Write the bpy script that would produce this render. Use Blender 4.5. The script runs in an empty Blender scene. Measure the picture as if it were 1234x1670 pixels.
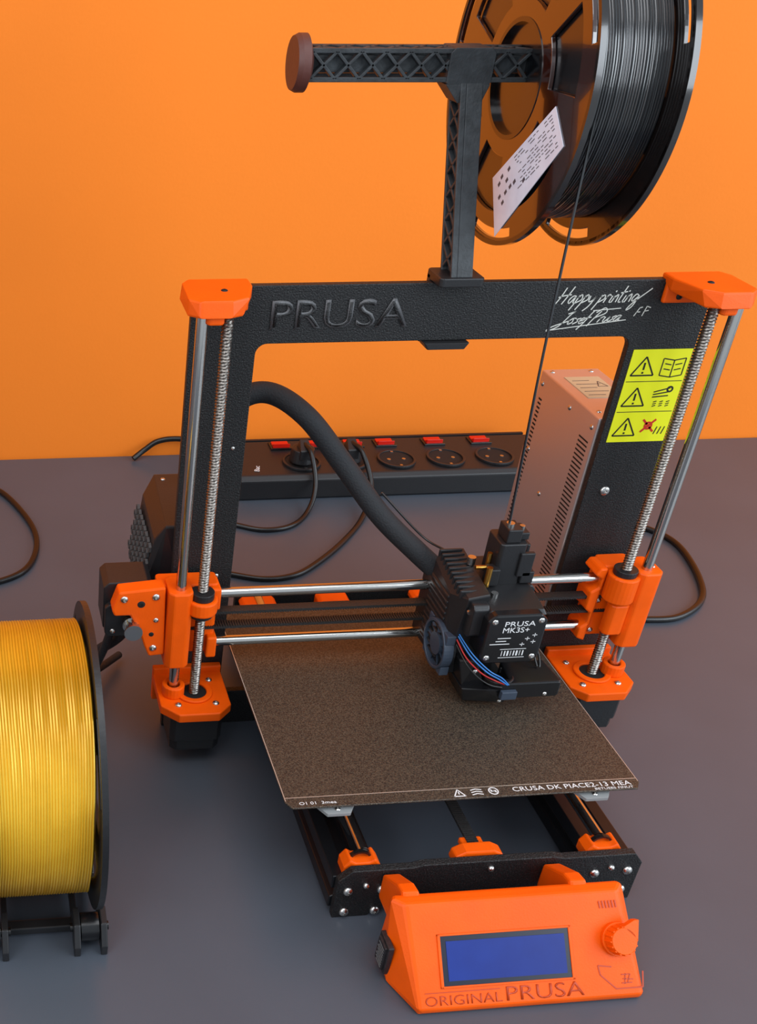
import bpy, bmesh, math, random
from mathutils import Vector, Matrix, noise
random.seed(7)
S=0.001
scene=bpy.context.scene
scene.view_settings.view_transform='Standard'
COL=scene.collection

# ---------------------------------------------------------------- materials
def lin(c):
    return tuple(((v/255)/12.92 if v/255<=0.04045 else ((v/255+0.055)/1.055)**2.4) for v in c)+(1,)
def mat(name,rgb,rough=0.5,metal=0.0,spec=0.5,bump=0,bscale=400,var=0,vscale=60,coat=0,rgb2=None,emit=None,lo=.35,hi=.65):
    m=bpy.data.materials.new(name);m.use_nodes=True
    nt=m.node_tree;b=nt.nodes['Principled BSDF'];L=nt.links
    b.inputs['Roughness'].default_value=rough;b.inputs['Metallic'].default_value=metal
    b.inputs['Specular IOR Level'].default_value=spec;b.inputs['Coat Weight'].default_value=coat
    b.inputs['Base Color'].default_value=lin(rgb)
    tc=nt.nodes.new('ShaderNodeTexCoord')
    if var or rgb2:
        n=nt.nodes.new('ShaderNodeTexNoise');n.inputs['Scale'].default_value=vscale;n.inputs['Detail'].default_value=5
        L.new(tc.outputs['Object'],n.inputs['Vector'])
        r=nt.nodes.new('ShaderNodeValToRGB');r.color_ramp.elements[0].position=lo;r.color_ramp.elements[1].position=hi
        c=lin(rgb);c2=lin(rgb2) if rgb2 else tuple(min(1,x*(1+var)) for x in c[:3])+(1,)
        c1=c if rgb2 else tuple(x*(1-var) for x in c[:3])+(1,)
        r.color_ramp.elements[0].color=c1;r.color_ramp.elements[1].color=c2
        L.new(n.outputs['Fac'],r.inputs['Fac']);L.new(r.outputs['Color'],b.inputs['Base Color'])
    if bump:
        n=nt.nodes.new('ShaderNodeTexNoise');n.inputs['Scale'].default_value=bscale;n.inputs['Detail'].default_value=3
        L.new(tc.outputs['Object'],n.inputs['Vector'])
        bp=nt.nodes.new('ShaderNodeBump');bp.inputs['Strength'].default_value=bump;bp.inputs['Distance'].default_value=0.0006
        L.new(n.outputs['Fac'],bp.inputs['Height']);L.new(bp.outputs['Normal'],b.inputs['Normal'])
    if emit:
        b.inputs['Emission Color'].default_value=lin(rgb);b.inputs['Emission Strength'].default_value=emit
    return m
ORANGE=mat('orange_plastic',(234,86,0),.45,bump=.15,bscale=900,var=.06,vscale=40,spec=.25)
BLACK=mat('black_plastic',(26,26,28),.42,bump=.15,bscale=700)
BLACKG=mat('black_gloss',(18,18,20),.24)
FRAME=mat('frame_powdercoat',(16,16,17),.48,bump=1.0,bscale=900,rgb2=(50,50,50),vscale=1000,lo=.48,hi=.72,spec=.4)
HOLD=mat('holder_plastic',(42,46,49),.55,bump=.5,bscale=500,var=.3,vscale=120)
DISC=mat('end_cap_plastic',(84,44,36),.5,bump=.2)
STEEL=mat('polished_steel',(200,197,192),.16,1.0)
SCREW=mat('lead_screw_steel',(130,124,118),.36,1.0)
PSU=mat('aluminium_case',(206,192,188),.36,.75,bump=.1,bscale=600)
BOLT=mat('bolt_steel',(195,193,190),.27,1.0)
DARK=mat('dark_recess',(8,8,9),.7)
EMB=mat('embossed_edge',(74,74,76),.42,bump=.4,bscale=900)
WHITE=mat('white_ink',(215,215,215),.6)
INK=mat('silver_marker',(200,200,192),.5)
PAPER=mat('label_paper',(226,234,252),.5,var=.05,vscale=80)
YEL=mat('yellow_sticker',(222,224,18),.45)
RED=mat('red_switch',(200,28,14),.25)
REDI=mat('red_ink',(190,40,20),.5)
BLUEW=mat('blue_wire',(40,110,180),.4)
REDW=mat('red_wire',(180,30,30),.4)
BRASS=mat('brass',(200,150,70),.3,1.0)
LCDM=mat('lcd_blue',(12,36,112),.35,rgb2=(16,44,124),vscale=30,emit=.06,spec=.3)
LCDB=mat('lcd_bezel',(8,11,34),.3)
SPF=mat('spool_black_wall_reflection',(48,19,11),.13,spec=1.0,coat=1.0)  # black flange; the brown base paints in the orange wall's reflection
SPB=mat('spool_black',(22,17,16),.15,spec=.8,coat=.4)
FILB=mat('black_filament',(12,14,18),.2,spec=1.0,coat=.3)
FILY=mat('gold_filament',(198,146,18),.3,metal=.35,spec=.8,rgb2=(238,192,54),vscale=9)
SLEEVE=mat('braided_sleeve',(22,24,28),.75,bump=1.0,bscale=700)
CABLE=mat('cable_rubber',(14,13,13),.33)
SHEET=mat('steel_sheet',(34,29,25),.42,metal=.25,bump=.7,bscale=1300,rgb2=(92,80,65),vscale=950,spec=.6,lo=.36,hi=.72)
PCB=mat('heatbed_edge',(130,132,132),.5)
FANG=mat('fan_grey',(52,62,76),.45,bump=.2)
GROOVE=mat('groove_orange',(178,56,2),.5)
HEX=mat('grille_plastic',(62,62,62),.5)

# ---------------------------------------------------------------- mesh builder
SPLIT={'bolt','bed_tab','rear_holder','rubber_foot','socket_contact','bracket_recess','spring_screw','lead_nut','motor_cable','bed_carriage','panel_marking'}
class B:
    def __init__(s): s.bm=bmesh.new()
    def hull(s,pts):
        vs=[s.bm.verts.new(Vector(p)*S) for p in pts]
        r=bmesh.ops.convex_hull(s.bm,input=vs)
        bad=list({e for e in r['geom_interior'] if isinstance(e,bmesh.types.BMVert)})
        if bad: bmesh.ops.delete(s.bm,geom=bad,context='VERTS')
        return s
    def box(s,x0,x1,y0,y1,z0,z1,ch=0,axis='y'):
        if not ch:
            return s.hullq([(x0,y0,z0),(x1,y0,z0),(x1,y1,z0),(x0,y1,z0)],[(x0,y0,z1),(x1,y0,z1),(x1,y1,z1),(x0,y1,z1)])
        def oc(a0,a1,b0,b1): return [(a0+ch,b0),(a1-ch,b0),(a1,b0+ch),(a1,b1-ch),(a1-ch,b1),(a0+ch,b1),(a0,b1-ch),(a0,b0+ch)]
        if axis=='y': s.prism(oc(x0,x1,z0,z1),'y',y0,y1)
        elif axis=='z': s.prism(oc(x0,x1,y0,y1),'z',z0,z1)
        else: s.prism(oc(y0,y1,z0,z1),'x',x0,x1)
        return s
    def hullq(s,a,b):
        va=[s.bm.verts.new(Vector(p)*S) for p in a];vb=[s.bm.verts.new(Vector(p)*S) for p in b]
        n=len(a)
        s.bm.faces.new(va[::-1]);s.bm.faces.new(vb)
        for i in range(n): s.bm.faces.new((va[i],va[(i+1)%n],vb[(i+1)%n],vb[i]))
        return s
    def prism(s,poly,axis,a,b):
        f={'x':lambda p,t:(t,p[0],p[1]),'y':lambda p,t:(p[0],t,p[1]),'z':lambda p,t:(p[0],p[1],t)}[axis]
        return s.hullq([f(p,a) for p in poly],[f(p,b) for p in poly])
    def cyl(s,p0,p1,r,r2=None,seg=24,cap=True):
        p0=Vector(p0);p1=Vector(p1);d=(p1-p0).normalized();u=d.orthogonal().normalized();v=d.cross(u)
        r2=r if r2 is None else r2
        A=[p0+(u*math.cos(t)+v*math.sin(t))*r for t in [2*math.pi*i/seg for i in range(seg)]]
        Bv=[p1+(u*math.cos(t)+v*math.sin(t))*r2 for t in [2*math.pi*i/seg for i in range(seg)]]
        return s.hullq(A,Bv)
    def ring(s,c,axis,ri,ro,t0,t1,seg=48,a0=0,a1=360):
        full=abs(a1-a0)>=360
        n=seg;ang=[math.radians(a0+(a1-a0)*i/n) for i in range(n if full else n+1)]
        def P(r,a,t):
            c_,s_=r*math.cos(a),r*math.sin(a)
            q={'x':(t,c_,s_),'y':(c_,t,s_),'z':(c_,s_,t)}[axis]
            return s.bm.verts.new((Vector(c)+Vector(q))*S)
        V=[[P(ri,a,t0),P(ro,a,t0),P(ro,a,t1),P(ri,a,t1)] for a in ang]
        m=len(V)
        for i in range(m if full else m-1):
            A=V[i];Bv=V[(i+1)%m]
            for k in range(4): s.bm.faces.new((A[k],A[(k+1)%4],Bv[(k+1)%4],Bv[k]))
        if not full: s.bm.faces.new(V[0]);s.bm.faces.new(V[-1][::-1])
        return s
    def lathe(s,prof,c,axis='x',seg=72,jit=0,jseed=0):
        rows=[]
        for k,(t,r) in enumerate(prof):
            row=[]
            for i in range(seg):
                a=2*math.pi*i/seg;rr=r
                tt=t
                if jit: tt=t+jit*math.sin(a*2+jseed+k*.013)+jit*.6*noise.noise(Vector((math.cos(a)*2,math.sin(a)*2,k*.02+jseed)))
                q=(tt,rr*math.cos(a),rr*math.sin(a)) if axis=='x' else (rr*math.cos(a),rr*math.sin(a),tt)
                row.append(s.bm.verts.new((Vector(c)+Vector(q))*S))
            rows.append(row)
        for k in range(len(rows)-1):
            for i in range(seg):
                j=(i+1)%seg
                s.bm.faces.new((rows[k][i],rows[k][j],rows[k+1][j],rows[k+1][i]))
        s.bm.faces.new(rows[0]);s.bm.faces.new(rows[-1][::-1])
        return s
    def dome(s,c,d,r,h=None,seg=16):
        c=Vector(c);d=Vector(d).normalized();u=d.orthogonal().normalized();v=d.cross(u);h=h or r*.7
        rows=[]
        for k in range(5):
            t=k/5*math.pi/2
            rows.append([s.bm.verts.new((c+d*h*math.sin(t)+(u*math.cos(a)+v*math.sin(a))*r*math.cos(t))*S) for a in [2*math.pi*i/seg for i in range(seg)]])
        inner=[s.bm.verts.new((c+d*h*.35+(u*math.cos(a)+v*math.sin(a))*r*.30)*S) for a in [2*math.pi*i/seg for i in range(seg)]]
        s.bm.faces.new(rows[0][::-1])
        for k in range(4):
            for i in range(seg): s.bm.faces.new((rows[k][i],rows[k][(i+1)%seg],rows[k+1][(i+1)%seg],rows[k+1][i]))
        for i in range(seg): s.bm.faces.new((rows[4][i],rows[4][(i+1)%seg],inner[(i+1)%seg],inner[i]))
        s.bm.faces.new(inner)
        return s
    @staticmethod
    def cat(pts,sub):
        P=[Vector(p) for p in pts];Q=[]
        E=[P[0]*2-P[1]]+P+[P[-1]*2-P[-2]]
        for i in range(1,len(E)-2):
            a,b,c,d=E[i-1:i+3]
            for k in range(sub):
                t=k/sub
                Q.append(.5*((2*b)+(c-a)*t+(2*a-5*b+4*c-d)*t*t+(3*b-a-3*c+d)*t**3))
        Q.append(P[-1]);return Q
    def tube(s,pts,r,seg=10,sub=8,smooth=True):
        P=[Vector(p) for p in pts]
        if smooth and len(P)>2: P=B.cat(P,sub)
        rows=[];u=None
        for i,p in enumerate(P):
            d=(P[min(i+1,len(P)-1)]-P[max(i-1,0)]).normalized()
            if u is None: u=d.orthogonal().normalized()
            u=(u-d*u.dot(d)).normalized();v=d.cross(u)
            rows.append([s.bm.verts.new((p+(u*math.cos(a)+v*math.sin(a))*r)*S) for a in [2*math.pi*k/seg for k in range(seg)]])
        for k in range(len(rows)-1):
            for i in range(seg): s.bm.faces.new((rows[k][i],rows[k][(i+1)%seg],rows[k+1][(i+1)%seg],rows[k+1][i]))
        s.bm.faces.new(rows[0][::-1]);s.bm.faces.new(rows[-1])
        return s
    def strip(s,p0,p1,w,n,h=.4):
        p0=Vector(p0);p1=Vector(p1);n=Vector(n).normalized();d=(p1-p0).normalized();t=d.cross(n)*w/2
        a=[p0-t,p0+t,p1+t,p1-t];return s.hullq(a,[q+n*h for q in a])
    def done(s,name,m,parent=None,bev=0,smooth=False,solid=0,label=None):
        bmesh.ops.recalc_face_normals(s.bm,faces=s.bm.faces)
        if name in SPLIT:
            seen=set();isl=[]
            for v in s.bm.verts:
                if v in seen: continue
                st=[v];seen.add(v);cur=[]
                while st:
                    q=st.pop();cur.append(q)
                    for e in q.link_edges:
                        o=e.other_vert(q)
                        if o not in seen: seen.add(o);st.append(o)
                isl.append(cur)
            if len(isl)>1:
                last=None
                for cur in isl:
                    nb=B();mp={v:nb.bm.verts.new(v.co) for v in cur}
                    fs={f for v in cur for f in v.link_faces}
                    for f in fs: nb.bm.faces.new([mp[v] for v in f.verts])
                    last=nb.fin(name,m,parent,bev,smooth,solid,label)
                s.bm.free();return last
        return s.fin(name,m,parent,bev,smooth,solid,label)
    def fin(s,name,m,parent,bev,smooth,solid,label):
        me=bpy.data.meshes.new(name)
        if smooth:
            for f in s.bm.faces: f.smooth=True
        s.bm.to_mesh(me);s.bm.free()
        ob=bpy.data.objects.new(name,me);COL.objects.link(ob)
        me.materials.append(m)
        if solid:
            k=ob.modifiers.new('s','SOLIDIFY');k.thickness=solid*S;k.offset=0
        if bev:
            k=ob.modifiers.new('b','BEVEL');k.width=bev*S;k.segments=2;k.limit_method='ANGLE';k.angle_limit=math.radians(35)
        if smooth:
            try: me.set_sharp_from_angle(angle=math.radians(40))
            except Exception: pass
        if parent: ob.parent=parent
        if label: ob['label']=label
        return ob
def empty(name,loc=(0,0,0),parent=None):
    e=bpy.data.objects.new(name,None);COL.objects.link(e);e.empty_display_size=.02
    if parent: e.parent=parent
    return e
def thing(name,label,cat):
    e=empty(name);e['label']=label;e['category']=cat;return e
def text(body,name,o,xd,yd,w,h,m,parent,ext=.3,shear=0,offset=0):
    c=bpy.data.curves.new('t','FONT');c.body=body;c.size=1;c.shear=shear;c.extrude=0.0;c.resolution_u=3;c.offset=offset
    t=bpy.data.objects.new('t',c);COL.objects.link(t)
    bpy.context.view_layer.update()
    dg=bpy.context.evaluated_depsgraph_get()
    me=bpy.data.meshes.new_from_object(t.evaluated_get(dg))
    bpy.data.objects.remove(t)
    xs=[v.co.x for v in me.vertices];ys=[v.co.y for v in me.vertices]
    x0,x1,y0,y1=min(xs),max(xs),min(ys),max(ys)
    xd=Vector(xd).normalized();yd=Vector(yd).normalized();n=xd.cross(yd);o=Vector(o)
    bm=bmesh.new();bm.from_mesh(me)
    for v in bm.verts:
        v.co=(o+xd*((v.co.x-x0)/(x1-x0)*w)+yd*((v.co.y-y0)/(y1-y0)*h))*S
    r=bmesh.ops.extrude_face_region(bm,geom=list(bm.faces))
    for v in [g for g in r['geom'] if isinstance(g,bmesh.types.BMVert)]: v.co+=n*ext*S
    bmesh.ops.recalc_face_normals(bm,faces=bm.faces)
    me2=bpy.data.meshes.new(name);bm.to_mesh(me2);bm.free()
    ob=bpy.data.objects.new(name,me2);COL.objects.link(ob);me2.materials.append(m)
    if parent: ob.parent=parent
    return ob

# ---------------------------------------------------------------- setting
def struct(b,name,m):
    o=b.done(name,m);o['kind']='structure';return o
WALL=mat('orange_wall',(242,127,32),.75,bump=.25,bscale=260,var=.03,vscale=3,spec=.3)
FLOOR=mat('floor_carpet',(90,88,86),.9)
struct(B().box(-1600,2200,515,535,-750,1900),'wall_back',WALL)
struct(B().box(-1620,-1600,-2200,535,-750,1900),'reflecting_wall_left',mat('pale_wall',(205,200,196),.8,bump=.2,bscale=200))  # unseen wall, added for what the glossy parts reflect
struct(B().box(-1620,2200,-2200,535,-770,-750),'floor',FLOOR)
DESK=mat('desk_laminate',(72,78,87),.34,spec=.5,bump=.10,bscale=1200,var=.05,vscale=8)
desk=thing('desk','dark grey laminate desk pushed against an orange wall','desk')
B().box(-1200,1300,-900,512,-28,0).done('desktop',DESK,desk,bev=2)
LEG=mat('desk_leg_metal',(120,120,122),.4,.6)
lg=B().box(-1150,-1100,-850,-800,-750,-28).done('leg',LEG,desk)
for i,(dx,dy) in enumerate(((0,1270),(2300,0),(2300,1270))):
    c=lg.copy();c.location=(dx*S,dy*S,0);c.parent=desk;COL.objects.link(c)

# ---------------------------------------------------------------- printer
pr=thing('three_d_printer','black and orange desktop 3D printer with textured print bed','3D printer')
fr=empty('frame',parent=pr)
b=B()
def arc(cx,cz,r,a0,a1,n=6): return [(cx+r*math.cos(math.radians(a0+(a1-a0)*i/n)),cz+r*math.sin(math.radians(a0+(a1-a0)*i/n))) for i in range(n+1)]
b.prism([(-185,0),(-138,0),(-138,331)]+arc(-130,331,8,180,90)[1:]+[(126,339)]+arc(126,331,8,90,0)[1:]+[(134,0),(185,0),(185,377),(182,380),(-182,380),(-185,377)],'y',0,6)
b.box(-138,134,0,6,0,34)
b.done('frame_plate',FRAME,fr,bev=.6)
text('PRUSA','embossed_lettering',(-130,0,349.5),(1,0,0),(0,0,1),97,20.5,EMB,fr,ext=.8,offset=.006)
text('PRUSA','lettering_recess',(-128.2,-.2,350.8),(1,0,0),(0,0,1),93,17.4,FRAME,fr,ext=.9,offset=-.018)
GL={'H':([[(0,0),(.12,.5),(.2,1)],[(.45,-.05),(.6,.5),(.72,1.1)],[(-.05,.42),(.3,.5),(.8,.6)]],.8),
'u':([[(.05,.45),(.08,.08),(.25,.03),(.42,.45),(.42,.1),(.55,.05)]],.5),
'a':([[(.45,.45),(.2,.5),(.03,.2),(.2,0),(.42,.4),(.42,.06),(.58,.05)]],.52),
'p':([[(.14,.5),(.05,0),(-.08,-.45)],[(.1,.35),(.3,.52),(.42,.25),(.1,.02)]],.46),
'y':([[(.05,.45),(.12,.1),(.35,.15),(.46,.45)],[(.46,.45),(.32,-.2),(.05,-.5)]],.5),
'r':([[(.08,.45),(.04,0)],[(.06,.3),(.2,.5),(.35,.42)]],.36),
'i':([[(.1,.45),(.08,.05),(.2,.02)],[(.16,.68),(.2,.74)]],.22),
'n':([[(.08,.45),(.03,0)],[(.06,.3),(.25,.5),(.33,.3),(.34,.02)]],.42),
't':([[(.2,1),(.1,.1),(.3,.02)],[(-.05,.6),(.4,.68)]],.34),
'g':([[(.42,.42),(.2,.5),(.05,.25),(.2,.06),(.42,.4)],[(.45,.45),(.4,-.3),(.1,-.5),(.3,-.05),(1.1,.9)]],.6),
'J':([[(.2,.9),(.7,1),(.45,.9),(.2,-.1),(-.5,-.45),(-.3,-.1),(.8,.3)]],.7),
'o':([[(.25,.48),(.05,.3),(.12,.02),(.38,.15),(.3,.46),(.55,.42)]],.48),
's':([[(.4,.48),(.15,.38),(.3,.2),(.05,0)]],.38),
'e':([[(.08,.2),(.38,.32),(.25,.5),(.06,.25),(.2,0),(.45,.12)]],.42),
'f':([[(.45,1),(.25,.9),(.1,0),(-.05,-.5)],[(-.05,.4),(.4,.48)]],.38),
'P':([[(.2,1),(.08,.4),(-.05,-.25)],[(-.1,.8),(.35,1.15),(.7,.8),(.1,.42)]],.55),
' ':([],.25)}
def write(word,x,z,sc,w,slant,rise,wx=1):
    s=B();px=x
    for ch in word:
        st,adv=GL[ch]
        for q in st:
            P=B.cat([Vector((px+(p[0]*wx+p[1]*slant)*sc,0,z+p[1]*sc*random.uniform(.93,1.07))) for p in q],4)
            for i in range(len(P)-1): s.strip((P[i].x,-.1,P[i].z+(P[i].x-x)*rise),(P[i+1].x,-.1,P[i+1].z+(P[i+1].x-x)*rise),w,(0,-1,0),.15)
        px+=adv*sc*wx
    return s
write('Happy printing',71,364,11,.75,.35,.005,.90).done('signature',INK,fr)
s=write('Josef Prusa',76,348.5,8.6,.7,.6,.05,1.05)
s.strip((72,-.1,345),(126,-.1,351.5),.6,(0,-1,0),.12).strip((100,-.1,358.5),(120,-.1,360),.6,(0,-1,0),.12)
for p in ((131,354,134,360),(134,360,136,360.5),(137,354,139,361),(139,361,142,360),(138,357.5,141,358),(132,357,135,357)): s.strip((p[0],-.1,p[1]),(p[2],-.1,p[3]),.6,(0,-1,0),.12)
s.done('signature',INK,fr)
B().dome((150,0,214),(0,-1,0),4,2).dome((-150,0,150),(0,-1,0),2,1).dome((-150,0,140),(0,-1,0),1.5,1).dome((-147,0,260),(0,-1,0),1.5,1).done('bolt',BOLT,fr,smooth=True)
st=B().prism([(139,256),(184,256),(184,329),(139,329)],'y',-.4,0).done('warning_sticker',YEL,fr,label='yellow sticker with black warning triangles')
k=B()
def tri(cx,cz,r,w):
    P=[(cx+r*math.cos(math.radians(a)),-.4,cz+r*.95*math.sin(math.radians(a))) for a in (90,210,330)]
    for i in range(3): k.strip(P[i],P[(i+1)%3],w,(0,-1,0),.15)
for cz in (316,292,268):
    tri(150.5,cz-2,10,1.1)
    k.strip((150.5,-.4,cz+3),(150.5,-.4,cz-2.5),1.4,(0,-1,0),.15).strip((150.5,-.4,cz-4),(150.5,-.4,cz-5.4),1.4,(0,-1,0),.15)
for cz in (304.5,280.5): k.strip((140,-.4,cz),(183,-.4,cz),.5,(0,-1,0),.12)
for a,c in (((164,309),(164,322)),((172.5,307.5),(172.5,320.5)),((181,309),(181,322)),((164,309),(172.5,307.5)),((172.5,307.5),(181,309)),((164,322),(172.5,320.5)),((172.5,320.5),(181,322)),
            ((166,318),(171,317)),((166,314),(171,313)),((174,317),(179,318)),((174,313),(179,314))):
    k.strip((a[0],-.4,a[1]),(c[0],-.4,c[1]),.8,(0,-1,0),.15)
for i in range(3):
    k.strip((164,-.4,296-i*2),(176,-.4,299-i*3),.9,(0,-1,0),.15)
    for q in range(3): k.strip((166+i*5,-.4,288-q*1.7),(168.5+i*5,-.4,288.8-q*1.7),.7,(0,-1,0),.15)
k.ring((176,0,298),'y',1.2,2.6,-.5,-.4,seg=16)
for i in range(3): k.strip((174+i*3,-.4,262),(175.5+i*3,-.4,268),.8,(0,-1,0),.15)
k.done('warning_symbols',DARK,st)
B().strip((163,-.4,274),(173,-.4,264),1.6,(0,-1,0),.15).strip((163,-.4,264),(173,-.4,274),1.6,(0,-1,0),.2).ring((168,0,269),'y',1.8,3.4,-.55,-.4,seg=14).done('warning_symbols',REDI,st)

for sx in (-1,1):
    def bx(b_,a0,a1,*r,**kk):
        lo,hi=sorted((sx*a0,sx*a1));return b_.box(lo,hi,*r,**kk)
    b=B();poly=[(sx*x,y) for x,y in ((140,-4),(140,-48),(151,-59),(183,-59),(196,-46),(196,-4))]
    b.prism(poly,'z',52,60)
    b.ring((sx*167,-31,0),'z',10,15,60,62,seg=32)
    bx(b,140,196,-6,0,34,66)
    b.ring((sx*184,-31,0),'z',5,9,60,70,seg=20)
    b.done('lower_bracket',ORANGE,pr,bev=1.2)
    B().cyl((sx*167,-31,59.8),(sx*167,-31,60.3),10).done('shaft_opening',DARK,pr)
    s=B()
    for dx,dy in ((-15,-15),(15,-15),(-15,15),(15,15)): s.dome((sx*167+dx,-31+dy,60),(0,0,1),2.8,1.6)
    s.done('bolt',BOLT,pr,smooth=True)
    mo=B();mo.box(sx*167-21,sx*167+21,-52,-10,27,52,ch=4,axis='z')
    mo.box(sx*167-20,sx*167+20,-51,-11,17,27,ch=5,axis='z')
    mo.done('z_motor',BLACK,pr,bev=.6)
    B().cyl((sx*184,-31,55),(sx*184,-31,377),4,seg=28).done('smooth_rod',STEEL,pr,smooth=True)
    bm=bmesh.new();rows=[];n=620;seg=14
    for i in range(n):
        z=58+(376-58)*i/(n-1)
        rows.append([bm.verts.new(Vector((sx*167+(r:=3.6+.5*math.cos(2*math.pi*(z/2.2)-q/seg*2*math.pi))*math.cos(2*math.pi*q/seg),-31+r*math.sin(2*math.pi*q/seg),z))*S) for q in range(seg)])
    for i in range(n-1):
        for q in range(seg): bm.faces.new((rows[i][q],rows[i][(q+1)%seg],rows[i+1][(q+1)%seg],rows[i+1][q]))
    o=B();o.bm.free();o.bm=bm;o.done('lead_screw',SCREW,pr,smooth=True)
    b=B()
    b.hull([(sx*x,y,z) for x,y,z in ((147,6,380),(147,6,383.5),(188,6,380),(188,6,383.5),(147,-8,374),(147,-8,383.5),(158,-34,371),(154,-31,383),(166,-40,372),(166,-37,382.5),(187,-40,372),(187,-37,382.5),(194,-32,371),(194,-31,382.5),(194,0,372),(193,0,383))])
    bx(b,147,172,-4,0,364,380)
    b.box(sx*176-6,sx*176+6,-37,-25,366,373,ch=2,axis='z')
    b.done('top_bracket',ORANGE,pr,bev=1.5)
    B().dome((sx*158,-4,369),(0,-1,0),2.4,1.4).dome((sx*168,-18,383),(0,0,1),2.4,1.2).done('bolt',DARK,pr,smooth=True)

# x axis
B().cyl((-160,-20,102),(152,-20,102),4,seg=28).done('smooth_rod',STEEL,pr,smooth=True)
B().cyl((-160,-20,147.5),(152,-20,147.5),4,seg=28).done('smooth_rod',STEEL,pr,smooth=True)
BELT=mat('belt_rubber',(30,28,27),.55,bump=.9,bscale=800)
b=B()
for z in (131,117):
    b.box(-215,175,-25,-17,z,z+2)
    for i in range(195): b.box(-215+i*2,-214+i*2,-25,-17,z-.7 if z>125 else z+2,z if z>125 else z+2.7)
b.done('drive_belt',BELT,pr)
xl=empty('motor_bracket',parent=pr)
b=B()
b.box(-194,-175,-40,-12,91,160,ch=4,axis='z')
b.box(-200,-153,-24,-5,95,158,ch=2,axis='z')
b.prism([(-236,144),(-231,160),(-196,163),(-194,101),(-206,100),(-210,110),(-214,123),(-222,139),(-234,139)],'y',-34,-20)
b.ring((-167,-31,0),'z',5,12,139,151,seg=24)
b.box(-160,-152,-30,-10,138,157).box(-160,-152,-30,-10,93,112)
b.done('bracket_body',ORANGE,xl,bev=1.4)
B().dome((-227,-34,154),(0,-1,0),3,1.6).dome((-203,-34,155),(0,-1,0),3,1.6).dome((-203,-34,108),(0,-1,0),3,1.6).dome((-202,-34,134),(0,-1,0),2.2,1.2).done('bolt',BOLT,xl,smooth=True)
B().dome((-214,-34,149),(0,-1,0),3,.6).dome((-205,-34,121),(0,-1,0),2,.5).done('bracket_recess',DARK,xl)
b=B().box(-241,-203,-20,10,116,160,ch=4,axis='y');b.box(-240,-208,-26,-20,115,144,ch=3,axis='y')
b.done('x_motor',BLACK,pr,bev=.8)
b=B().cyl((-220,-26,128),(-220,-31,128),7).cyl((-220,-31,128),(-220,-40,128),5).cyl((-220,-40,128),(-220,-41.5,128),7)
for i in range(12):
    a=i*math.pi/6;b.box(-220+5*math.cos(a)-.7,-220+5*math.cos(a)+.7,-40,-31,128+5*math.sin(a)-.7,128+5*math.sin(a)+.7)
b.done('drive_pulley',BOLT,xl,smooth=True)
B().dome((-234,-26,120),(0,-1,0),2.2,1.4).dome((-211,-26,119),(0,-1,0),2.2,1.4).done('bolt',BOLT,xl,smooth=True)
B().cyl((-167,-31,151),(-167,-31,157),9).cyl((-167,-31,135),(-167,-31,139),9).done('lead_nut',BLACK,xl,bev=.5)
xr=empty('idler_bracket',parent=pr)
b=B()
b.box(175,195,-40,-12,91,161,ch=4,axis='z')
b.box(154,180,-24,-5,94,160,ch=2,axis='z')
b.ring((167,-31,0),'z',5,12,134,157,seg=24)
b.prism([(146,94),(153,91),(155,160),(149,160),(146,154),(152,150),(152,142),(146,138),(146,122),(151,118),(151,108),(146,104)],'y',-28,-8)
b.box(160,176,-40,-28,104,132,ch=3,axis='z')
b.done('bracket_body',ORANGE,xr,bev=1.4)
B().cyl((167,-31,157),(167,-31,162),9).done('lead_nut',BLACK,xr,bev=.5)
B().dome((158,-24,99),(0,-1,0),2.4,1.2).dome((157,-24,128),(0,-1,0),2.4,1.2).dome((190,-28,161),(0,0,1),2.2,1.2).done('bolt',BOLT,xr,smooth=True)

# ---- extruder
ex=empty('extruder',parent=pr)
b=B()
b.box(14,84,-34,-8,96,158,ch=3,axis='y')
b.hull([(18,-20,178),(36,-20,180),(36,-76,173),(20,-76,170),(16,-70,98),(42,-70,98),(14,-20,98),(42,-20,98),(14,-58,164),(14,-24,172)])
b.box(36,80,-58,-30,96,168,ch=3,axis='y')
b.hull([(34,-86,166),(74,-86,166),(34,-20,172),(76,-20,172),(32,-20,162),(78,-20,162),(32,-88,162),(76,-88,162)])
b.box(22,34,-84,-40,140,168,ch=3,axis='x')
for i in range(10): b.box(16,34,-24-i*5,-21.5-i*5,172-i*.7,181-i*.9)
for i in range(12): b.box(13,16,-58,-24,104+i*5,106.5+i*5)
b.done('carriage_body',BLACK,ex,bev=1)
mo=B().box(30,75,-93,-56,123,166,ch=5,axis='y').box(32,73,-60,-52,125,164,ch=4,axis='y').done('motor',BLACKG,ex,bev=1.4)
s=B()
for x in (35,70):
    for z in (128.5,160.5): s.dome((x,-93,z),(0,-1,0),2.4,1)
s.done('bolt',BOLT,mo,smooth=True)
text('PRUSA','motor_lettering',(43,-93,156.5),(1,0,0),(0,0,1),23,4.2,WHITE,mo,ext=.15)
text('MK3S+','motor_lettering',(42.5,-93,150.8),(1,0,0),(0,0,1),20,4.6,WHITE,mo,ext=.15)
k=B()
for i,(x0,x1) in enumerate(((40,50),(39,47),(35,50))): k.strip((x0,-93,146-i*2.6),(x1,-93,146-i*2.6),.6,(0,-1,0),.12)
for (x,z) in ((61,145),(66,142),(58,140),(66,148)): k.strip((x,-93,z),(x+3.6,-93,z),.5,(0,-1,0),.12).strip((x+1.8,-93,z-1.6),(x+1.8,-93,z+1.6),.5,(0,-1,0),.12)
k.strip((44,-93,136),(64,-93,136),.4,(0,-1,0),.12).strip((44,-93,128.4),(64,-93,128.4),.4,(0,-1,0),.12)
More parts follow.
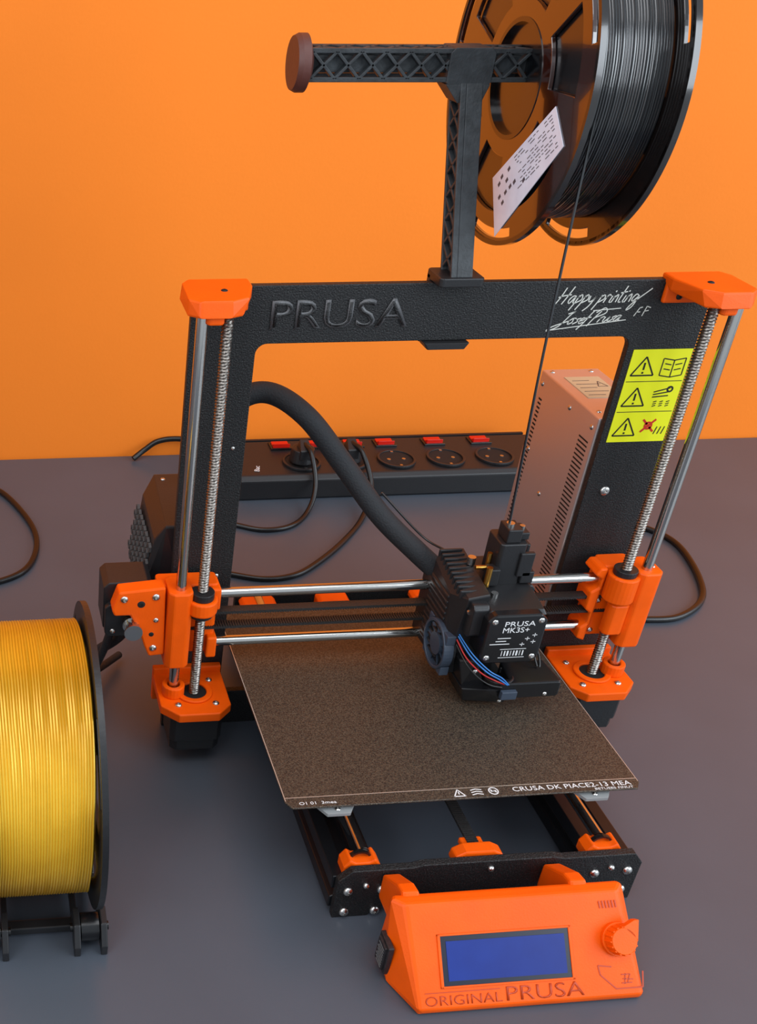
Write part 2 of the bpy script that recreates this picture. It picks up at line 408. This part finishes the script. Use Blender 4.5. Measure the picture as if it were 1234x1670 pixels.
for i in range(8): k.strip((46+i*2.3,-93,130),(46+i*2.3,-93,134.5),.5+.4*(i%3),(0,-1,0),.12)
k.done('motor_marking',WHITE,mo)
b=B().box(46,67,-56,-32,168,203,ch=2,axis='z').box(50,61,-54,-38,203,214).box(61,69,-50,-34,203,209)
b.box(66,76,-58,-30,170,180).box(62,73,-58,-54,176,196)
b.box(40,48,-60,-50,170,184).box(69,72,-50,-34,190,199)
b.done('sensor_tower',BLACK,ex,bev=.8)
B().cyl((38,-62,172),(38,-62,188),2.2).cyl((43,-48,178),(43,-48,192),1.8).cyl((32,-52,182),(44,-52,182),1.6).done('spring_screw',BRASS,ex,smooth=True)
B().cyl((34,-40,178),(34,-40,184),3).cyl((66,-42,209),(66,-42,211),2).cyl((42,-70,166),(42,-70,171),2.6).cyl((54,-46,214),(54,-46,216),3).cyl((22,-77,160),(22,-79,160),2).cyl((24,-77,150),(24,-79,150),2).done('bolt',BOLT,ex,smooth=True)
fa=empty('cooling_fan',parent=ex)
fc=(4,-56,117)
b=B();b.ring(fc,'x',17.5,20,7,15,seg=40)
for sy_ in (-1,1):
    for sz in (-1,1):
        b.hull([(x+4,fc[1]+sy_*a,fc[2]+sz*c) for x in (8,15) for a,c in ((18,18),(18,10),(10,18),(13.6,13.6))])
b.done('fan_housing',FANG,fa,bev=.6)
b=B().cyl((12,fc[1],fc[2]),(19,fc[1],fc[2]),9,seg=28)
for i in range(9):
    a=2*math.pi*i/9;a2=a+.5
    b.hull([(x+4,fc[1]+r_*math.cos(q),fc[2]+r_*math.sin(q)) for x,q in ((9,a),(9.8,a),(15,a2)) for r_ in (8,17)])
b.done('fan_rotor',FANG,fa,smooth=True)
B().cyl((19,fc[1],fc[2]),(21,fc[1],fc[2]),19).done('fan_backing',BLACK,fa)
b=B()
b.hull([(24,-90,98),(24,-60,98),(28,-88,85),(28,-60,85),(60,-98,102),(60,-60,102),(58,-94,86),(58,-60,86),(40,-98,102)])
b.box(50,97,-98,-91,93,107,ch=1.5,axis='y').hull([(58,-97,107),(97,-97,107),(58,-74,110),(92,-74,110),(58,-97,101),(97,-97,99),(58,-74,99),(92,-74,99)])
b.ring((52,-86,0),'z',9,12,102,108,seg=24,a0=120,a1=420)
b.hull([(22,-80,118),(22,-60,118),(32,-88,122),(32,-60,122),(25,-86,98),(25,-60,98),(42,-90,99),(42,-60,99)])
b.done('fan_shroud',BLACKG,ex,bev=1)
B().box(50,62,-102,-98,95,102).done('fan_connector',FANG,ex,bev=.5)
B().dome((86,-98,96),(0,-1,0),1.8,1).dome((54,-94,88),(0,-1,0),1.8,1).dome((31,-90,114),(0,-1,0),2,1).done('bolt',BOLT,ex,smooth=True)
B().cyl((46,-44,96),(46,-44,88),7).cyl((46,-44,88),(46,-44,83),4,1,seg=12).done('nozzle',BRASS,ex)
B().tube([(20,-72,132),(24,-86,124),(33,-96,117),(44,-98,111),(52,-98,107)],.6).done('red_wire',REDW,ex,smooth=True)
B().tube([(20,-70,136),(25,-88,128),(35,-98,120),(46,-99,113),(54,-99,107)],.6).tube([(20,-70,138),(26,-89,130),(37,-98.5,121),(48,-99,114),(55,-99,107)],.5).done('blue_wire',BLUEW,ex,smooth=True)
B().tube([(20,-74,128),(24,-88,120),(31,-95,113),(40,-99,108),(50,-99,105)],.6).done('black_wire',CABLE,ex,smooth=True)
B().tube([(80,-60,125),(87,-70,118),(87,-80,110),(84,-84,104)],.8).tube([(78,-62,125),(82,-74,118),(84,-82,110)],.7).done('motor_wire',CABLE,ex,smooth=True)

B().tube([(-150,70,190),(-146,74,235),(-128,74,264),(-104,70,272),(-78,50,260),(-48,35,225),(-20,15,191),(7,-5,168),(30,-18,150)],8.5,seg=20,sub=10).done('cable_sleeve',SLEEVE,pr,smooth=True)
B().tube([(-20,20,208),(10,0,180),(24,-18,176)],.9).done('loose_wire',CABLE,pr,smooth=True)

# ---- heated bed
bed=empty('heated_bed',parent=pr)
x0,x1,y0,y1=-133.4,120.6,-187.3,54
b=B()
b.prism([(x0,y0+6),(x0+4,y0),(x1-4,y0),(x1,y0+6),(x1,y1),(x0,y1)],'z',80,81.4)
b.done('print_sheet',SHEET,bed,bev=.5)
B().box(x0+5,x1-5,y0+8,y1-4,76,79.8).done('heater_plate',PCB,bed,bev=.5)
b=B()
for cx in (x0+36,x1-34):
    b.hull([(cx-16,y0+10,78),(cx+16,y0+10,78),(cx-8,y0-3,77),(cx+8,y0-3,77),(cx-16,y0+10,75),(cx+16,y0+10,75),(cx-8,y0-3,74.5),(cx+8,y0-3,74.5)])
b.done('bed_tab',PCB,bed,bev=.5)
B().dome((x0+36,y0+1,77.4),(0,0,1),2,1.2).dome((x1-34,y0+1,77.4),(0,0,1),2,1.2).done('bolt',BOLT,bed,smooth=True)
EDGE=mat('pale_sheet_edge',(190,185,175),.4,.6)  # pale tone for the sheet's side lines and printed front line
k=B().strip((x0+.6,y0+7,81.4),(x0+.6,y1-1,81.4),.6,(0,0,1),.08).strip((x1-.6,y0+7,81.4),(x1-.6,y1-1,81.4),.5,(0,0,1),.08)
k.strip((x0+1,y0+10,81.4),(x1-1,y0+10,81.4),.55,(0,0,1),.08).done('sheet_edge_line',EDGE,bed)
Z=81.4
text('CRUSA DK PIACE2-13 MEA','sheet_lettering',(28,-183.4,Z),(1,0,0),(0,1,0),86,4.2,WHITE,bed,ext=.1)
text('BETUEES FINUT','sheet_lettering',(86,-186.4,Z),(1,0,0),(0,1,0),28,1.9,WHITE,bed,ext=.1)
text('O1 01  3mea','sheet_lettering',(-124,-184.5,Z),(1,0,0),(0,1,0),26,2.6,WHITE,bed,ext=.1)
k=B()
P=[(-15,-185,Z),(-7,-185,Z),(-11,-178.6,Z)]
for i in range(3): k.strip(P[i],P[(i+1)%3],.8,(0,0,1),.1)
k.strip((-11,-180.8,Z),(-11,-183.2,Z),.8,(0,0,1),.1)
for i in range(3): k.strip((-2,-184.4+i*2.2,Z),(2,-183.4+i*2.2,Z),.7,(0,0,1),.1).strip((2,-183.4+i*2.2,Z),(6,-184.4+i*2.2,Z),.7,(0,0,1),.1)
k.ring((14,-181.8,0),'z',2.8,3.6,Z,Z+.1,seg=24).strip((11.5,-180,Z),(16.5,-183.6,Z),.7,(0,0,1),.1).strip((12,-181.8,Z),(16,-181.8,Z),1.2,(0,0,1),.1)
k.done('sheet_symbols',WHITE,bed)
B().box(-96,84,-62,20,64,70).done('bed_carriage',BLACK,bed,bev=1)
B().box(-90,-66,-90,40,52,64,ch=3,axis='y').done('bearing_block',BLACK,bed,bev=1)
B().box(80,104,-90,40,52,64,ch=3,axis='y').done('bearing_block',BLACK,bed,bev=1)
for cx in (-100,88):
    for cy in (-160,30): B().cyl((cx,cy,66),(cx,cy,76),4).done('bed_spacer',BOLT,bed)
# ---- base
ba=empty('base',parent=pr)
EXT=mat('extrusion_black',(22,23,26),.33,metal=.3)
for cx in (-86,102):
    prof=[(-15,5),(15,5),(15,15),(10,17),(10,22),(15,24),(15,35),(5,35),(4,30),(-4,30),(-5,35),(-15,35),(-15,24),(-10,22),(-10,17),(-15,15)]
    B().prism([(cx+p[0],p[1]) for p in prof],'y',-208,-1).done('side_rail',EXT,ba,bev=.8)
    B().prism([(cx+p[0],p[1]) for p in prof],'y',7,120).done('side_rail',EXT,ba,bev=.8)
for cx in (-78,92):
    B().cyl((cx,-198,47),(cx,125,47),4,seg=24).done('smooth_rod',STEEL,ba,smooth=True)
fp=B().prism([(-99,0),(-74,0),(-66,7),(86,7),(94,0),(119,0),(119,36),(112,45),(60,45),(52,47),(-40,47),(-48,45),(-90,45),(-99,36)],'y',-214,-208).done('front_plate',FRAME,ba,bev=.6)
s=B()
for x,z in ((-91,26),(-67,26),(-91,5.5),(-69,5),(-79,31),(86,28),(110,29),(97,33),(8,40),(88,10),(110,10)): s.dome((x,-214,z),(0,-1,0),3.6 if z<30 else 2.4,2.4)
s.done('bolt',BOLT,fp,smooth=True)
for cx in (-81,93):
    b=B().prism([(cx-13,34),(cx+13,34),(cx+13,42),(cx+9,48),(cx+5,45),(cx-5,45),(cx-9,48),(cx-13,42)],'y',-207,-194)
    o=b.done('rod_holder',ORANGE,ba,bev=1.2)
    B().ring((cx,-200,42),'y',7,8.6,-1.5,1.5,seg=20).done('zip_tie',CABLE,o)
B().prism([(-16,38),(20,38),(19,45),(12,49),(-8,49),(-15,45)],'y',-207,-197).box(-6,10,-197,-188,40,45).done('belt_tensioner',ORANGE,ba,bev=1.2)
b=B().box(-2,6,-196,110,44,45.6)
for i in range(152): b.box(-2,6,-194+i*2,-193+i*2,45.6,46.2)
b.done('drive_belt',BELT,ba)
B().hull([(-74,-196,30),(-66,-196,30),(-88,-120,36),(-80,-120,36),(-74,-196,33),(-66,-196,33),(-88,-120,39),(-80,-120,39)]).done('brace',BLACK,ba)
B().box(-99,119,120,126,2,48).done('rear_plate',FRAME,ba,bev=.6)
B().box(-24,6,104,120,36,50,ch=3,axis='y').box(66,110,106,120,40,50,ch=3,axis='y').box(-96,-62,106,120,40,48,ch=3,axis='y').done('rear_holder',ORANGE,ba,bev=1)
b=B()
for cx in (-88,108):
    for cy in (-200,112): b.cyl((cx,cy,0),(cx,cy,5),8)
b.done('rubber_foot',CABLE,ba)

# ---- control panel
cp=empty('control_panel',parent=pr)
b=B()
b.hull([(-77,-243,1),(-79,-268,1),(-66,-296,1),(84,-296,1),(89,-285,1),(88,-243,1),(-75,-244,55),(-77,-248,56),(-70,-254,56.5),(74,-253.5,56.5),(80,-247,56),(79,-244,55),(-79,-263,10),(-67,-297,6),(84,-297,6)])
for c0,c1 in ((-69,-57),(45,57)):
    b.hull([(x,y,z) for x in (c0,c1) for y,z in ((-247,55),(-245,58),(-236,56),(-214.5,42),(-214.5,20),(-240,20))])
b.done('panel_housing',ORANGE,cp,bev=2)
T0=Vector((0,-253.8,56.5));T1=Vector((0,-297,6));dn=(T1-T0).normalized();nn=Vector((1,0,0)).cross(-dn).normalized()
Lf=(T1-T0).length
if nn.y>0: nn=-nn
def fp_(x,s_,h=0):
    q=T0+dn*(s_*Lf)+nn*h;return Vector((x,q.y,q.z))
def fplate(b_,x0,x1,s0,s1,h0,h1): b_.hullq([fp_(x0,s1,h0),fp_(x1,s1,h0),fp_(x1,s0,h0),fp_(x0,s0,h0)],[fp_(x0,s1,h1),fp_(x1,s1,h1),fp_(x1,s0,h1),fp_(x0,s0,h1)])
b=B();fplate(b,-49,37,.32,.79,-.2,.35);b.done('screen_bezel',LCDB,cp)
b=B();fplate(b,-45.5,34,.37,.745,.3,.6);b.done('lcd_screen',LCDM,cp)
b=B()
for (a0,a1,c0,c1) in ((-51,-49,.30,.81),(37,39,.30,.81),(-51,39,.30,.32),(-51,39,.79,.81)): fplate(b,a0,a1,c0,c1,-.2,.9)
b.done('screen_rim',ORANGE,cp,bev=.3)
kc=fp_(69.5,.46)
kb=B().cyl(kc,kc+nn*3,11,seg=32).cyl(kc+nn*3,kc+nn*10,9.5,8.5,seg=24)
kb.hull([kc+nn*h+Vector((1,0,0))*a+(-dn)*c for h in (5,10) for a,c in ((0,9),(9,0),(11,13),(8,13))])
for i in range(16):
    a=2*math.pi*i/16;v=Vector((1,0,0))*math.cos(a)+dn*math.sin(a);kb.cyl(kc+v*9.2+nn*3,kc+v*8.6+nn*9.5,.9,seg=6)
kb.done('control_knob',ORANGE,cp,bev=.4,label='orange ribbed rotary knob with pointer')
up_=-dn
text('ORIGINAL','panel_lettering',fp_(-62,.965),(1,0,0),up_,51,6,GROOVE,cp,ext=.4,offset=-.012)
text('PRUSA','panel_lettering',fp_(-8,.965),(1,0,0),up_,52,9,GROOVE,cp,ext=.5,offset=-.008)
b=B()
b.strip(fp_(-62,.845),fp_(-12,.845),.5,nn,.3)
for i in range(6): b.strip(fp_(60+i*2.2,.09),fp_(60.6+i*2.2,.16),.9,nn,.3)
H=[(55,.70),(56,.79),(66,.93),(84,.93),(85,.78)]
for i in range(len(H)-1): b.strip(fp_(*H[i]),fp_(*H[i+1]),.9,nn,.3)
b.strip(fp_(55,.70),fp_(64,.72),.9,nn,.3)
for q in ((70,.80,76,.80),(76,.80,74,.88),(71,.84,78,.85),(73,.79,72,.89),(70,.88,77,.88)): b.strip(fp_(q[0],q[1]),fp_(q[2],q[3]),.7,nn,.3)
b.done('panel_marking',GROOVE,cp)
B().box(-81,-77,-268,-252,6,31).box(-82.5,-78,-266,-254,8,29).done('memory_card',mat('card_black',(34,30,32),.5,var=.3,vscale=400),cp,bev=.6)
k=B()
for i in range(8): k.strip((-82.5,-265,10+i*2.3),(-82.5,-257+(i%3)*.8,10+i*2.3),.6,(-1,0,0),.15)
k.done('card_marking',PCB,cp)

# ---- power supply
ps=empty('power_supply',parent=pr)
B().box(133,181,7,104,40,272).done('supply_case',PSU,ps,bev=1.2)
k=B();k2=B()
for i in range(52):
    z=60+i*3.7;
    k.box(132.8,133.1,13,27,z,z+1.3)
    if z<250: k2.box(132.8,133.1,93,98,z,z+1.5)
k.done('vent_slots',DARK,ps);k2.done('vent_slots',DARK,ps)
s=B()
for y,z in ((98,262),(14,262),(94,205),(50,262),(60,180)): s.dome((133,y,z),(-1,0,0),2.2,1)
s.dome((139,98,272),(0,0,1),2,1).dome((172,98,272),(0,0,1),2,1).dome((139,20,272),(0,0,1),2,1)
s.done('bolt',BOLT,ps,smooth=True)
lb=B().box(143,172,45,86,272,272.4).done('rating_label',mat('label_beige',(196,176,140),.5),ps)
k=B()
for i in range(5): k.strip((146,50+i*7,272.4),(160+(i%2)*6,50+i*7,272.4),.8,(0,0,1),.1)
for a,c in (((162,66),(170,66)),((170,66),(166,76)),((166,76),(162,66))): k.strip((a[0],a[1],272.4),(c[0],c[1],272.4),.8,(0,0,1),.1)
k.done('label_marking',EMB,lb)

# ---- electronics box
eb=empty('electronics_box',parent=pr)
ox,oz=8,-7
b=B()
b.hull([(x+ox if x<-170 else x,y,z+oz) for x,y,z in ((-198,12,196),(-172,12,196),(-172,100,196),(-194,100,196),(-205,20,180),(-203,96,180),(-212,24,128),(-210,94,128),(-204,20,102),(-204,96,102),(-165,12,100),(-165,100,100),(-165,12,196),(-165,100,196))])
b.done('box_housing',BLACK,eb,bev=1.5)
k=B()
for r_ in range(9):
    for c_ in range(8):
        z=110+r_*7.4;y=26+c_*9+(4.5 if r_%2 else 0)
        xx=-212.5+ (max(0,z-128)*.135 if z>128 else (128-z)*.30)
        k.ring((xx+ox,y,z+oz),'x',3.0,4.5,-1.6,.6,seg=6,a0=30,a1=390)
k.done('honeycomb_grille',HEX,eb)
B().dome((-176,20,189),(0,0,1),2,1).dome((-180,90,189),(0,0,1),2,1).done('bolt',BOLT,eb,smooth=True)
B().tube([(-228,0,118),(-234,10,80),(-240,30,40),(-230,60,20),(-210,90,10)],3.4).tube([(-216,5,116),(-222,10,90),(-234,40,55),(-220,70,40)],4.5).done('motor_cable',SLEEVE,pr,smooth=True)

# ---- spool holder
sh=empty('spool_holder',parent=pr)
ly=lambda z:(z-386)/(505-386)*45
b=B()
pb=lambda x,y,z:(x,y+ly(z),z)
b.hullq([pb(-8,-9,386),pb(3,-9,386),pb(3,11,386),pb(-8,11,386)],[pb(-8,-9,503),pb(3,-9,503),pb(3,11,503),pb(-8,11,503)])
for yy in (-9,8.5):
    b.hullq([pb(-12,yy,386),pb(-8,yy,386),pb(-8,yy+2.5,386),pb(-12,yy+2.5,386)],[pb(-12,yy,503),pb(-8,yy,503),pb(-8,yy+2.5,503),pb(-12,yy+2.5,503)])
for i in range(8):
    za=388+i*14;zb=za+14
    b.strip(pb(-8,-8,za),pb(-8,10,zb),2,(-1,0,0),3.6).strip(pb(-8,10,za),pb(-8,-8,zb),2,(-1,0,0),3.6)
b.done('holder_post',HOLD,sh,bev=.5)
b=B()
AY,AZ=45,510
b.box(-112,96,AY-5,AY+5,AZ-5,AZ+5)
for (a,c) in ((-10,-10),(-10,7),(7,-10),(7,7)): b.box(-114,96,AY+a,AY+a+3,AZ+c,AZ+c+3)
n=13
for i in range(n):
    xa=-112+i*16;xb=xa+16
    if -28<xa<0 : continue
    b.strip((xa,AY-10,AZ-8),(xb,AY-10,AZ+8),2,(0,1,0),6).strip((xa,AY-10,AZ+8),(xb,AY-10,AZ-8),2,(0,1,0),6)
    b.strip((xa,AY-8,AZ+10),(xb,AY+8,AZ+10),2,(0,0,-1),5).strip((xa,AY+8,AZ+10),(xb,AY-8,AZ+10),2,(0,0,-1),5)
b.box(-22,8,AY-11,AY+11,AZ-13,AZ+10.5,ch=3,axis='y')
b.hull([(-22,AY-11,AZ-11),(8,AY-11,AZ-11),(-13,AY-13,AZ-22),(3,AY-13,AZ-22),(-22,AY+9,AZ-11),(8,AY+9,AZ-11),(-13,AY+6,AZ-22),(3,AY+6,AZ-22)])
b.done('holder_arm',HOLD,sh,bev=.4)
B().cyl((-122,AY,AZ),(-119,AY,AZ),16,17.5,seg=40).cyl((-119,AY,AZ),(-114,AY,AZ),17.5,seg=40).cyl((-114,AY,AZ),(-111,AY,AZ),17.5,11,seg=40).done('end_flange',DISC,sh,smooth=True)
B().box(-20,11,-12,14,380.3,386.5,ch=2,axis='z').box(-20,11,6.2,12,336,384).hull([(-20,-5,338.7),(13,-5,338.7),(-20,10,338.7),(13,10,338.7),(-17,-5,334),(10,-5,334),(-17,10,334),(10,10,334)]).done('frame_clip',BLACK,sh,bev=.8)

# ---------------------------------------------------------------- filament spools
def flange(b,c,x,R,rh,wins,th):
    seg=180
    rad=[rh,rh+8,R*.46,R*.80,R*.86,R*.90,R*.955,R]
    def keep(k,a):
        if k==2:
            for (s_,e_) in wins:
                if s_<=a%360<e_: return False
        if k==5 and 6<=(a%120)<40: return False
        return True
    V=[[b.bm.verts.new(Vector((x,c[1]+r*math.cos(2*math.pi*i/seg),c[2]+r*math.sin(2*math.pi*i/seg)))*S) for i in range(seg)] for r in rad]
    for k in range(len(rad)-1):
        for i in range(seg):
            if keep(k,i*360/seg): b.bm.faces.new((V[k][i],V[k][(i+1)%seg],V[k+1][(i+1)%seg],V[k+1][i]))
def prune(b):
    bmesh.ops.delete(b.bm,geom=[v for v in b.bm.verts if not v.link_faces],context='VERTS')
def winding(x0,x1,c,R,pitch,jit,seed,amp):
    prof=[(x0,R-6)];n=int((x1-x0)/pitch)
    for i in range(n):
        for q,h in ((0,-amp),(.25,-.1*amp),(.5,0),(.75,-.1*amp)):
            prof.append((x0+(i+q)*pitch,R+h+random.uniform(-.25,.25)*amp*(q==.5)))
    prof.append((x1,R-6))
    return B().lathe(prof,c,'x',seg=140,jit=jit,jseed=seed)

sb=thing('filament_spool','glossy black filament spool with a white paper label','filament spool')
cb=(0,45,500.5);XL,XR=30,85
wb=[(20,58),(82,118),(142,178),(202,238),(262,298),(322,358)]
b=B();flange(b,cb,XL,104,36,wb,3);prune(b);b.done('spool_flange',SPF,sb,solid=3,bev=.5)
b=B();flange(b,cb,XR,105,36,wb,3);prune(b);b.done('spool_flange',SPB,sb,solid=3,bev=.5)
b=B().ring((0,cb[1],cb[2]),'x',34,37,XL-2,XR+2,seg=64).ring((0,cb[1],cb[2]),'x',19.5,36,56,60,seg=64).ring((0,cb[1],cb[2]),'x',19.5,23,50,66,seg=48)
b.ring((0,cb[1],cb[2]),'x',101.5,104.5,XL-2.4,XL+1.5,seg=120).ring((0,cb[1],cb[2]),'x',102.5,105.5,XR-1.5,XR+2.4,seg=120)
b.done('spool_hub',SPB,sb,smooth=True)
winding(XL+1.8,XR-1.8,cb,87,1.75,.25,1.0,.6).done('wound_filament',FILB,sb,smooth=True)
B().tube([(44,-40,492),(43,-42,478),(44,-42,440),(48,-43,330),(53,-46,216)],.95,seg=8).done('filament_strand',FILB,sb,smooth=True)
lab=B().hullq([(28.3,-19,495),(28.3,-40,476),(28.3,24,404),(28.3,45,438)],[(27.9,-19,495),(27.9,-40,476),(27.9,24,404),(27.9,45,438)]).done('spool_label',PAPER,sb,label='white printed paper label')
k=B();o=Vector((27.9,-19,495));e1=(Vector((27.9,45,438))-o);e2=(Vector((27.9,-40,476))-o)
def lp(a,c): return o+e1*a+e2*c
for i in range(10):
    c_=.1+i*.085
    a=.06
    while a<.62:
        w_=random.uniform(.02,.07)
        if random.random()<.75: k.strip(lp(a,c_),lp(a+w_,c_),.6,(-1,0,0),.1)
        a+=w_+.02
for (a,c_) in ((.68,.62),(.75,.62),(.83,.64),(.9,.3),(.93,.6),(.9,.8),(.55,.8),(.72,.2),(.78,.4),(.84,.2)): k.strip(lp(a,c_),lp(a+.04,c_+.03),2.4,(-1,0,0),.1)
k.done('label_print',mat('label_ink',(70,72,84),.6),lab)

sy=thing('filament_spool','spool of shiny golden yellow filament on a roller stand','filament spool')
cy_=(0,-155,113);YL,YR=-336,-267
wy=[(20,55),(80,115),(140,175),(200,235),(260,295),(320,355)]
FLY=mat('spool_black_satin',(24,24,26),.4,bump=.3,bscale=300)
for xx in (YL,YR):
    b=B();flange(b,cy_,xx,102,30,wy,3);prune(b);b.done('spool_flange',FLY,sy,solid=3,bev=.5)
B().ring((0,cy_[1],cy_[2]),'x',27,31,YL-2,YR+2,seg=64).ring((0,cy_[1],cy_[2]),'x',99.8,102.4,YR-1.5,YR+2.5,seg=120).ring((0,cy_[1],cy_[2]),'x',99.8,102.4,YL-2.5,YL+1.5,seg=120).done('spool_hub',FLY,sy,smooth=True)
winding(YL+1.8,YR-3,cy_,91,1.75,1.2,2.0,.7).done('wound_filament',FILY,sy,smooth=True)

rs=thing('roller_stand','low black plastic roller stand carrying the yellow filament spool','spool stand')
b=B()
for xx in (-270,-336):
    for s0 in (-1,1):
        xa=xx+s0*9
        b.prism([(-232,0),(-222,0),(-214,5),(-96,5),(-88,0),(-78,0),(-76,10),(-84,24),(-98,26),(-106,12),(-204,12),(-212,26),(-226,24),(-234,10)],'x',xa-2.2,xa+2.2)
b.box(-328,-279,-214,-206,4,10).box(-328,-279,-104,-96,4,10).box(-328,-279,-180,-174,5,9)
b.done('stand_frame',BLACK,rs,bev=.8)
for xx in (-270,-336):
    for yy in (-218,-92):
        B().cyl((xx-6,yy,13.2),(xx+6,yy,13.2),9.5,seg=32).cyl((xx-13,yy,13.2),(xx+13,yy,13.2),3).done('roller',BLACKG,rs,smooth=True)

# ---------------------------------------------------------------- power strip
pw=thing('power_strip','black multi-socket power strip with red rocker switches on the desk','power strip')
b=B();b.prism([(388,0),(470,0),(474,4),(474,30),(470,34),(392,30),(386,25),(386,3)],'x',-32,345);b.done('strip_housing',BLACK,pw,bev=1.5)
zt=lambda y:30+(y-392)/78*4
nz=Vector((0,-4/78,1)).normalized()
for cx in (46,102,160,220,280):
    c=Vector((cx,418,zt(418)))
    B().ring((c.x,c.y,c.z),'z',19.5,22.5,-.6,2.6,seg=40).done('socket_ring',BLACK,pw,bev=.5)
    B().cyl(c-nz*1,c+nz*.6,19.6,seg=36).done('socket_well',DARK,pw)
    B().cyl(c+Vector((-9,0,0)),c+Vector((-9,0,1.2)),2.2).cyl(c+Vector((9,0,0)),c+Vector((9,0,1.2)),2.2).box(c.x-1.5,c.x+1.5,c.y-19,c.y-16,c.z,c.z+2.2).box(c.x-1.5,c.x+1.5,c.y+16,c.y+19,c.z,c.z+2.2).done('socket_contact',BOLT,pw)
for cx in (30,75,118,158,218,276):
    y=457;z=zt(y)
    B().box(cx-13,cx+13,y-9,y+9,z-1,z+2).done('switch_surround',BLACKG,pw,bev=.5)
    B().prism([(y-7,z+1),(y+7,z+1),(y+7,z+4),(y,z+3),(y-7,z+7)],'x',cx-10,cx+10).done('rocker_switch',RED,pw,bev=.5)
text('Bachmann','strip_lettering',(-8,400,zt(400)+.4),(.25,1,0),(-1,.25,0),40,6,WHITE,pw,ext=.3)
B().box(-10,340,474,478,30,34).done('strip_cable_channel',BLACK,pw)

def cable(name,label,pts,r,m=CABLE,plug=None):
    t=thing(name,label,'cable')
    B().tube(pts,r,seg=12,sub=10).done('cable_jacket',m,t,smooth=True)
    if plug: 
        x,y,z=plug
        B().cyl((x,y,z),(x,y,z+16),15,13,seg=28).hull([(x-7,y-14,z+6),(x+7,y-14,z+6),(x-5,y+2,z+26),(x+5,y+2,z+26),(x-7,y-14,z+18),(x+7,y-14,z+18),(x-8,y+8,z+8),(x+8,y+8,z+8)]).done('plug',BLACK,t,bev=1)
    return t
cable('power_cable','black power cable plugged into the power strip',[(-90,350,3),(-66,338,3),(-48,328,3),(-20,315,3),(12,322,3),(38,350,4),(52,375,22),(50,398,52),(46,416,56)],2.8,plug=(46,418,34.5))
cable('power_cable','black power cable plugged into the power strip',[(-110,240,3),(-80,230,3),(-44,217,3),(-10,222,3),(22,246,3),(60,285,3),(96,332,4),(116,370,22),(110,398,52),(102,416,56)],3,plug=(102,418,34.5))
cable('power_cable','thin black cable curving over the desk beside the printer',[(330,330,3.2),(385,308,3.2),(420,268,3.2),(418,217,3.2),(394,154,3.2),(353,121,3.2),(315,117,3.2),(262,128,3.2),(205,118,3.2)],3.2)
cable('power_cable','black cable lying in a curve on the bare desk',[(-380,440,3.2),(-340,440,3.2),(-306,424,3.2),(-278,358,3.2),(-271,304,3.2),(-284,256,3.2),(-313,232,3.2),(-360,222,3.2)],3.2)
cable('power_cable','black cable leading behind the power strip along the wall',[(-140,496,3.6),(-125,503,12),(-108,505,22),(-80,505,24),(-30,503,16),(80,501,6),(200,501,5),(330,500,5)],3.4)

# ---------------------------------------------------------------- lights, world, camera
w=bpy.data.worlds.new('World');scene.world=w;w.use_nodes=True
w.node_tree.nodes['Background'].inputs[0].default_value=(.80,.90,1.0,1);w.node_tree.nodes['Background'].inputs[1].default_value=.70
def area(name,loc,target,size,sizey,power,col):
    l=bpy.data.lights.new(name,'AREA');l.shape='RECTANGLE';l.size=size;l.size_y=sizey;l.energy=power;l.color=col
    o=bpy.data.objects.new(name,l);COL.objects.link(o);o.location=loc
    o.rotation_euler=(Vector(target)-Vector(loc)).to_track_quat('-Z','Y').to_euler()
area('window_and_fill_light',(1.7,-1.6,1.3),(0,0,.2),1.6,1.5,44,(.84,.92,1))
area('window_and_fill_light',(1.9,-.35,.8),(.3,0,0),1.0,1.0,11,(.80,.90,1))  # extra lamp added nearer the desk to brighten its right side
area('window_and_fill_light',(-1.45,-1.3,1.2),(0,0,.3),1.2,1.2,22,(.86,.92,1))  # added cool fill lamp, brightens the spool label and left-facing sides
area('ceiling_light',(-.2,-.8,2.3),(0,.2,0),1.8,1.2,22,(.98,.98,1))
C=Vector((-.3359,-.7201,.6177))
F=Vector((0.08958,.83165,-.54802));R=Vector((.99518,-.09691,.0156));U=Vector((.04014,.54677,.83632))
cd=bpy.data.cameras.new('camera');co=bpy.data.objects.new('camera',cd);COL.objects.link(co)
M=Matrix((( R.x,U.x,-F.x,C.x),(R.y,U.y,-F.y,C.y),(R.z,U.z,-F.z,C.z),(0,0,0,1)))
co.matrix_world=M
cd.sensor_fit='HORIZONTAL';cd.sensor_width=36;cd.lens=1819*36/1234
cd.shift_x=(617-127.3)/1234;cd.shift_y=(960.1-835)/1234;cd.clip_start=.01
scene.camera=co
